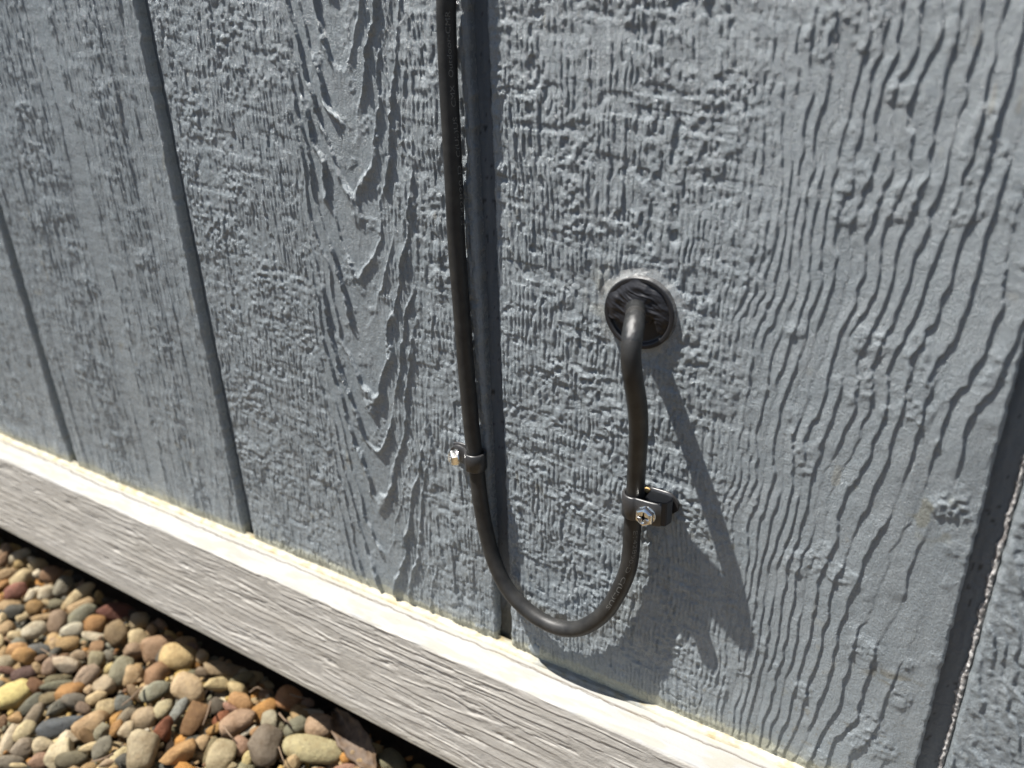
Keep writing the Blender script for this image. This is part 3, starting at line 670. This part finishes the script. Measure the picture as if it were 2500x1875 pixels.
PB_ = [(190,270,240,170,0,(.58,.34,.15)),(275,370,220,170,-25,(.52,.3,.11)),(440,285,240,130,-15,'n'),(600,220,180,140,-70,'t'),(730,190,230,150,10,(.42,.29,.14)),(1040,230,160,150,80,(.33,.2,.11)),
 (70,400,180,150,0,(.36,.32,.24)),(840,325,180,110,-10,(.42,.33,.25,'*')),(680,330,120,80,10,'b'),(1040,390,190,190,0,(.3,.28,.2)),(1180,350,140,90,-60,'g'),(550,440,210,150,80,(.32,.23,.19)),
 (730,450,290,190,-15,(.55,.48,.42,'*')),(460,380,120,70,30,'b'),(90,520,200,80,-5,(.2,.1,.08)),(280,540,260,150,15,(.12,.07,.07)),(420,500,150,80,-55,'t'),(910,590,330,260,30,(.42,.33,.28,'*')),
 (620,600,260,170,10,(.15,.14,.09)),(620,690,300,100,10,(.18,.19,.15)),(1190,490,130,100,70,(.5,.42,.2)),(1320,520,280,220,60,(.27,.27,.21)),(1420,520,230,230,0,(.52,.38,.23)),(1680,520,270,240,20,(.34,.2,.12,'*')),
 (1930,350,370,260,-15,(.6,.46,.24)),(1740,310,170,120,60,(.12,.12,.12)),(2070,280,170,170,0,(.24,.16,.14)),(2180,360,130,100,70,(.5,.38,.25)),(1140,640,230,200,-20,(.45,.38,.3,'*')),
 (130,740,325,315,0,(.66,.58,.24)),(390,670,170,150,-40,(.24,.12,.06,'*')),(40,620,140,110,-40,(.4,.25,.1)),(330,880,280,130,45,(.16,.17,.15)),(560,800,230,120,10,(.25,.21,.13)),(600,890,190,190,0,(.2,.21,.2,'*')),
 (820,840,270,150,-15,(.16,.15,.14)),(1030,770,220,150,35,(.52,.42,.27)),(950,690,110,90,50,(.48,.36,.25)),(1150,870,215,205,60,(.5,.42,.27)),(910,910,170,110,-20,(.22,.16,.13)),(1340,830,200,170,0,(.15,.17,.18)),
 (1700,730,330,170,30,(.27,.29,.25)),(1590,740,150,150,0,(.5,.48,.44,'*')),(2050,700,370,270,-20,(.54,.42,.29)),(1450,740,230,90,-60,(.26,.18,.11,'*')),(165,1010,170,140,-20,(.47,.3,.14,'*')),(370,1000,270,140,60,(.26,.22,.18)),
 (650,1080,460,230,15,(.10,.125,.17)),(20,1020,140,80,90,'b'),(1770,910,230,150,50,(.5,.46,.32)),(1560,990,250,240,-30,(.43,.35,.26)),(1220,1000,220,100,50,(.52,.28,.07,'*')),(960,1080,380,230,35,(.48,.34,.21)),
 (1930,960,280,130,50,(.22,.25,.27)),(2080,1040,350,250,60,(.22,.12,.05,'*')),(1780,1160,270,200,80,(.24,.08,.04,'*')),(1090,1160,220,200,60,(.26,.26,.21,'*')),(1270,1150,180,120,70,(.44,.24,.08)),(1380,1170,190,150,60,(.46,.39,.3)),
 (1370,1010,220,110,45,(.25,.22,.18)),(80,1240,350,170,70,(.54,.48,.4)),(260,1150,230,170,50,(.52,.46,.31)),(220,1310,240,210,0,(.3,.26,.23,'*')),(460,1290,240,180,-15,(.52,.46,.35)),(730,1210,190,170,0,(.54,.49,.42,'*')),
 (950,1230,200,120,-60,(.2,.12,.05)),(650,1380,300,250,40,(.57,.52,.4,'*')),(780,1440,310,190,15,(.17,.16,.12)),(1100,1370,280,170,50,(.23,.23,.21,'*')),(1540,1380,430,325,80,(.44,.39,.3)),(1280,1420,250,170,40,(.57,.52,.34)),
 (1330,1450,170,170,40,'d'),(410,1460,240,170,0,(.35,.22,.17,'*')),(100,1490,270,140,-5,(.25,.23,.21)),(1940,1390,390,230,30,(.47,.28,.12,'*')),(2180,1260,170,140,50,(.42,.3,.18)),(1240,1280,130,60,-10,'c*'),(970,1340,200,90,20,'c'),
 (1160,1500,200,100,10,(.4,.32,.25,'*')),(210,1530,170,60,0,'c')]
PC_ = [(230,225,140,120,70,(.52,.4,.21)),(480,360,480,170,-15,(.33,.26,.18,'*')),(680,470,290,150,25,(.2,.19,.12)),(390,570,270,200,-25,(.52,.43,.25,'*')),(220,430,170,110,-20,(.22,.17,.13)),(390,780,220,190,20,(.12,.105,.09)),
 (680,740,300,200,-10,(.5,.29,.13)),(960,860,340,220,35,(.44,.22,.05)),(1260,730,300,260,-30,(.44,.22,.1)),(1490,790,150,90,-10,(.3,.2,.15)),(1530,880,290,75,-5,(.45,.45,.45)),(640,1040,430,260,30,(.42,.29,.22)),
 (360,1080,200,120,25,(.42,.24,.07)),(450,930,230,110,40,(.3,.1,.04)),(1030,1010,250,190,90,(.37,.36,.3)),(1340,1040,300,180,30,(.2,.21,.17)),(1640,1070,340,260,-10,(.44,.32,.24)),(980,1310,440,420,40,(.2,.17,.15,'*')),
 (1570,1340,720,285,-10,(.44,.41,.26)),(670,1290,220,220,60,(.34,.21,.16)),(450,1420,360,330,60,(.42,.37,.26)),(200,1190,180,130,50,(.4,.28,.16)),(760,1110,210,55,35,(.47,.47,.45)),(320,1310,330,140,70,(.2,.17,.1)),
 (760,1400,180,120,80,(.55,.48,.25)),(1310,1500,190,180,50,(.46,.35,.21)),(1940,1540,280,130,0,(.32,.18,.15)),(870,1130,150,130,30,(.34,.2,.1)),(550,1530,200,80,10,(.5,.44,.3)),(560,860,200,90,-25,(.4,.22,.18)),
 (1010,680,90,60,-40,'w'),(1130,1020,170,110,-60,'e'),(90,1520,220,60,0,(.4,.28,.18)),(2150,1480,200,120,20,(.36,.25,.14)),(1800,1000,140,100,30,(.2,.19,.17)),(2060,1400,160,90,-20,(.3,.22,.14))]
LBL = {'B130,740': 'large yellow pebble', 'C1570,1340': 'long pale green grey pebble', 'C980,1310': 'rough dark grey stone', 'B650,1080': 'dark blue grey pebble', 'A1240,1090': 'dark red angular pebble', 'B1540,1380': 'large upright beige pebble', 'A850,920': 'cream oblong pebble'}
occ = []
npb = 0
for tagc, lst, ox, oy, s_c in (('A', PA_, 0, 1250, 4.424), ('B', PB_, 0, 1525, 4.424), ('C', PC_, 450, 1560, 4.916)):
    for it in lst:
        x, y, L, Wd, ang, col = it
        rough = False
        if isinstance(col, str):
            rough = col.endswith('*'); col = C_[col[0]]
        elif len(col) == 4: rough = True; col = col[:3]
        X_, Y_ = ox + x / s_c, oy + y / s_c
        small = min(L, Wd) / s_c
        zc = -.4385 + .05 * (small - 30) * .001
        p, dep = px_z((X_, Y_), zc)
        k = dep / F / s_c * 1.09
        Lm, Wm = L * k, Wd * k; T = min(Wm, Lm) * .72
        p = p + Vector((0, 0, (RND.random() - .5) * .006))
        vw = (p - EYE).normalized(); a = math.radians(ang)
        # lie the long axis close to the picture plane but rest the stone: tilt the flat side partly up
        rt = cx - vw * cx.dot(vw); rt.normalize(); upv = -cd + vw * cd.dot(vw); upv.normalize()
        xa = rt * math.cos(a) + upv * math.sin(a); ya = -rt * math.sin(a) + upv * math.cos(a)
        add_pebble(p, Lm, Wm, T, xa, ya, col, rough, LBL.get(f'{tagc}{x},{y}')); occ.append((p.x, p.y, min(Lm, Wm) * .5)); npb += 1
# small pebbles filling the bed between and under the large ones
cols = ['w', 'c', 't', 'o', 't', 'p', 'g', 'd', 'g', 'e', 't', 'c', 'c', 'y', 't', 'b', 'e']
V, Fc, CL = [], [], []
lowm = [pebble_mesh(90 + k, 2, (k % 3) * .4) for k in range(8)]
lowd = [(np.array([v_.co[:] for v_ in m_.vertices]), np.array([p_.vertices[:] for p_ in m_.polygons])) for m_ in lowm]
ind = 0; base = 0
for layer, (zc, step) in enumerate(((-.4485, .0120), (-.4412, .0150))):
    xs = np.arange(-1.25, .45, step)
    for x in xs:
        for y in np.arange(-.62, .028, step):
            X_ = x + RND.uniform(-.45, .45) * step; Y_ = y + RND.uniform(-.45, .45) * step
            inview = -.80 < X_ < -.22 and Y_ > -.165
            if layer == 1 and (any((X_ - a) ** 2 + (Y_ - b_) ** 2 < (r_ + .004) ** 2 for a, b_, r_ in occ) or Y_ > -.005): continue
            if layer == 1 and inview and Y_ > -.10 and -.70 < X_ < -.3 and RND.random() < .6: continue
            if layer == 0 and Y_ > .004: continue
            col = C_[RND.choice(cols)]; f_ = RND.uniform(.7, 1.1); col = tuple(c * f_ for c in col)
            L = RND.uniform(.9, 1.55) * step; Wd = L * RND.uniform(.6, .95); T = Wd * RND.uniform(.6, .9)
            q = Vector((RND.gauss(0, 1), RND.gauss(0, 1), RND.gauss(0, .35))).normalized(); up = Vector((RND.gauss(0, .3), RND.gauss(0, .3), 1))
            z_ = zc + RND.uniform(-.002, .002) 
            if inview and npb + ind < 300 and layer == 1:
                add_pebble(Vector((X_, Y_, z_)), L, Wd, T, q, up.cross(q), col, RND.random() < .35); ind += 1; continue
            co, fc = lowd[RND.randrange(8)]
            xa = q; za = xa.cross(up.cross(q)).normalized(); ya = za.cross(xa)
            m3 = np.array([tuple(xa * L), tuple(ya * Wd), tuple(za * T)])
            V.append(co @ m3 + np.array((X_, Y_, z_))); Fc.append(fc + base); base += len(co)
            CL.append(np.tile(np.array([col[0] * CS, col[1] * CS * .94, col[2] * CS * .76, 1], np.float32), (len(co), 1)))
g1 = [pebble_mesh(130 + k, 1, 1.0) for k in range(6)]
gd = [(np.array([v_.co[:] for v_ in m_.vertices]), np.array([p_.vertices[:] for p_ in m_.polygons])) for m_ in g1]
for x in np.arange(-.86, -.2, .0056):
    for y in np.arange(-.19, .004, .0056):
        if RND.random() < .25: continue
        col = C_[RND.choice(cols)]; L = RND.uniform(.003, .0068)
        q = Vector((RND.gauss(0, 1), RND.gauss(0, 1), RND.gauss(0, .4))).normalized(); ya = q.cross(Vector((0, .1, 1))).normalized(); za = q.cross(ya)
        m3 = np.array([tuple(q * L), tuple(ya * L * .8), tuple(za * L * .65)]); co, fc = gd[RND.randrange(6)]
        V.append(co @ m3 + np.array((x + RND.uniform(-.003, .003), y + RND.uniform(-.003, .003), -.4440 + RND.uniform(-.003, .003)))); Fc.append(fc + base); base += len(co)
        CL.append(np.tile(np.array([col[0] * CS * .8, col[1] * CS * .75, col[2] * CS * .65, 1], np.float32), (len(co), 1)))
V = np.concatenate(V); Fc = np.concatenate(Fc).astype(np.int32); CL = np.concatenate(CL)
me = bpy.data.meshes.new('gravel'); me.vertices.add(len(V)); me.vertices.foreach_set('co', V.reshape(-1).astype(np.float32))
me.loops.add(Fc.size); me.loops.foreach_set('vertex_index', Fc.reshape(-1)); me.polygons.add(len(Fc)); me.polygons.foreach_set('loop_start', np.arange(0, Fc.size, 3, dtype=np.int32))
me.update(calc_edges=True); me.polygons.foreach_set('use_smooth', np.full(len(Fc), True))
ca = me.color_attributes.new('tint', 'FLOAT_COLOR', 'POINT'); ca.data.foreach_set('color', CL.reshape(-1))
link('gravel', me, m_pebv, bed, 'stuff')
print('pebbles', npb, ind, 'gravel tris', len(Fc))

# ------------------------------------------------------------------ dry leaf and twigs
def leaf(p, L, Wd, dirv, up, curl, label, name='dry_leaf'):
    n, m = 26, 11; rows = []
    d = dirv.normalized(); z = up.normalized(); s = d.cross(z).normalized(); z = s.cross(d)
    for i in range(n):
        t = i / (n - 1); w = Wd * math.sin(math.pi * min(1, t * .96 + .02)) ** .75
        r_ = []
        for j in range(m):
            u = (j / (m - 1) - .5) * 2
            hh = curl * L * (u * u * .5 * (1 + .4 * math.sin(7 * t)) + .25 * math.sin(t * 5)) + .0006 * math.sin(t * 40 + abs(u) * 9)
            r_.append(tuple(d * (t - .5) * L + s * u * w * .5 * (1 + .06 * math.sin(t * 33)) + z * hh))
        rows.append(r_)
    me = grid_mesh(name, np.array(rows), None); 
    o = link(name, me, m_leaf); o.location = p
    so = o.modifiers.new('thickness', 'SOLIDIFY'); so.thickness = .0004
    tag(o, label, 'leaf'); return o
pl, _ = px_z((868, 1808), -.434)
leaf(pl, .062, .020, (px_z((905, 1850), -.434)[0] - px_z((838, 1755), -.434)[0]), Vector((-.3, -.5, 1)), .12, 'brown curled dry leaf lying under the skirt board at the bottom of the picture')
def twig(pts, r, label):
    q = catmull(pts, 6); o = empty('dry_twig', q[0]); rows = []
    for i, p in enumerate(q):
        t = (q[min(i + 1, len(q) - 1)] - q[max(i - 1, 0)]).normalized(); a = t.cross(Vector((.3, .2, 1))).normalized(); b_ = t.cross(a)
        rows.append([tuple(p - q[0] + (a * math.cos(k * 1.0472) + b_ * math.sin(k * 1.0472)) * r * (1 - .5 * i / len(q))) for k in range(6)])
    bpy.data.objects.remove(o)
    o = link('dry_twig', grid_mesh('dry_twig', np.array(rows), None, closed=True), m_twig); o.location = q[0]; tag(o, label, 'twig'); return o
g = lambda x, y, z=-.428: px_z((x, y), z)[0]
twig([g(822, 1728, -.418), g(836, 1750), g(846, 1772), g(860, 1792, -.434)], .0004, 'thin dry stem bending down beside the brown curled leaf')
twig([g(610, 1690, -.432), g(628, 1678, -.427), g(645, 1684), g(668, 1676, -.432)], .0006, 'short fibrous dry twig on pebbles beneath the board edge')
twig([g(682, 1742, -.432), g(694, 1756, -.427), g(704, 1764), g(712, 1776, -.432)], .0008, 'small bark scrap between the orange and grey pebbles')

for k, (x, y, a, l_) in enumerate(((120, 1592, .4, 22), (505, 1742, 1.9, 30), (322, 1700, 2.4, 34), (735, 1700, .2, 26), (560, 1790, .9, 24), (250, 1850, 2.8, 28), (690, 1848, 1.2, 26))):
    dx_, dy_ = math.cos(a) * l_, math.sin(a) * l_
    twig([g(x - dx_, y - dy_, -.429), g(x, y + 3, -.4265), g(x + dx_, y + dy_, -.430)], .0005 + .0002 * (k % 3), ['thin pale twig by the red and grey pebbles under the board end at far left', 'short dry twig between the tan and green grey pebbles', 'dry stick fragment above the dark blue grey pebble', 'fine fibre twig by the small white sliver pebble',
          'little twig left of the rough dark grey stone', 'dry twig in the pebbles at the bottom left edge', 'small twig beneath the long pale green grey pebble'][k])
# painted nail head low on the siding, wood fibre crumbs on the right clamp, paint speck on the cable
def dome(name, p, r_, h, mt_, parent, seed=0):
    bm = bmesh.new(); bmesh.ops.create_icosphere(bm, subdivisions=2, radius=1); rr_ = random.Random(seed)
    for v_ in bm.verts: v_.co = Vector((v_.co.x * r_[0], v_.co.y * h, v_.co.z * r_[1])) * (1 + (rr_.random() - .5) * (.25 if seed else 0))
    o = bm_obj(name, bm, mt_, parent); o.location = p - Vector(parent.location); return o
m_fib, nt, b = mat('wood_crumb', (.52, .33, .13), rough=.6)
m_speck, nt, b = mat('cream_paint_speck', (.6, .57, .48), rough=.6)
m_nail, nt, b = mat('painted_nail', (.28, .31, .32), rough=.45)
dome('nail_head', px((1306, 1585), .0004), (.0042, .0042), .0009, m_nail, wall)
cl2 = [o for o in bpy.data.objects if o.name.startswith('cable_clamp')][0]
dome('wood_crumb', px((1580, 1196), .004), (.0013, .0012), .0012, m_fib, cl2, 3)
dome('wood_crumb', px((1608, 1203), .002), (.0010, .0005), .0008, m_fib, cl2, 4)
sp = s_at(1066, True); dome('paint_speck', at(sp) + (EYE - at(sp)).normalized() * CR + Vector((-.0018, 0, 0)), (.0003, .0012), .0003, m_speck, cable, 5)
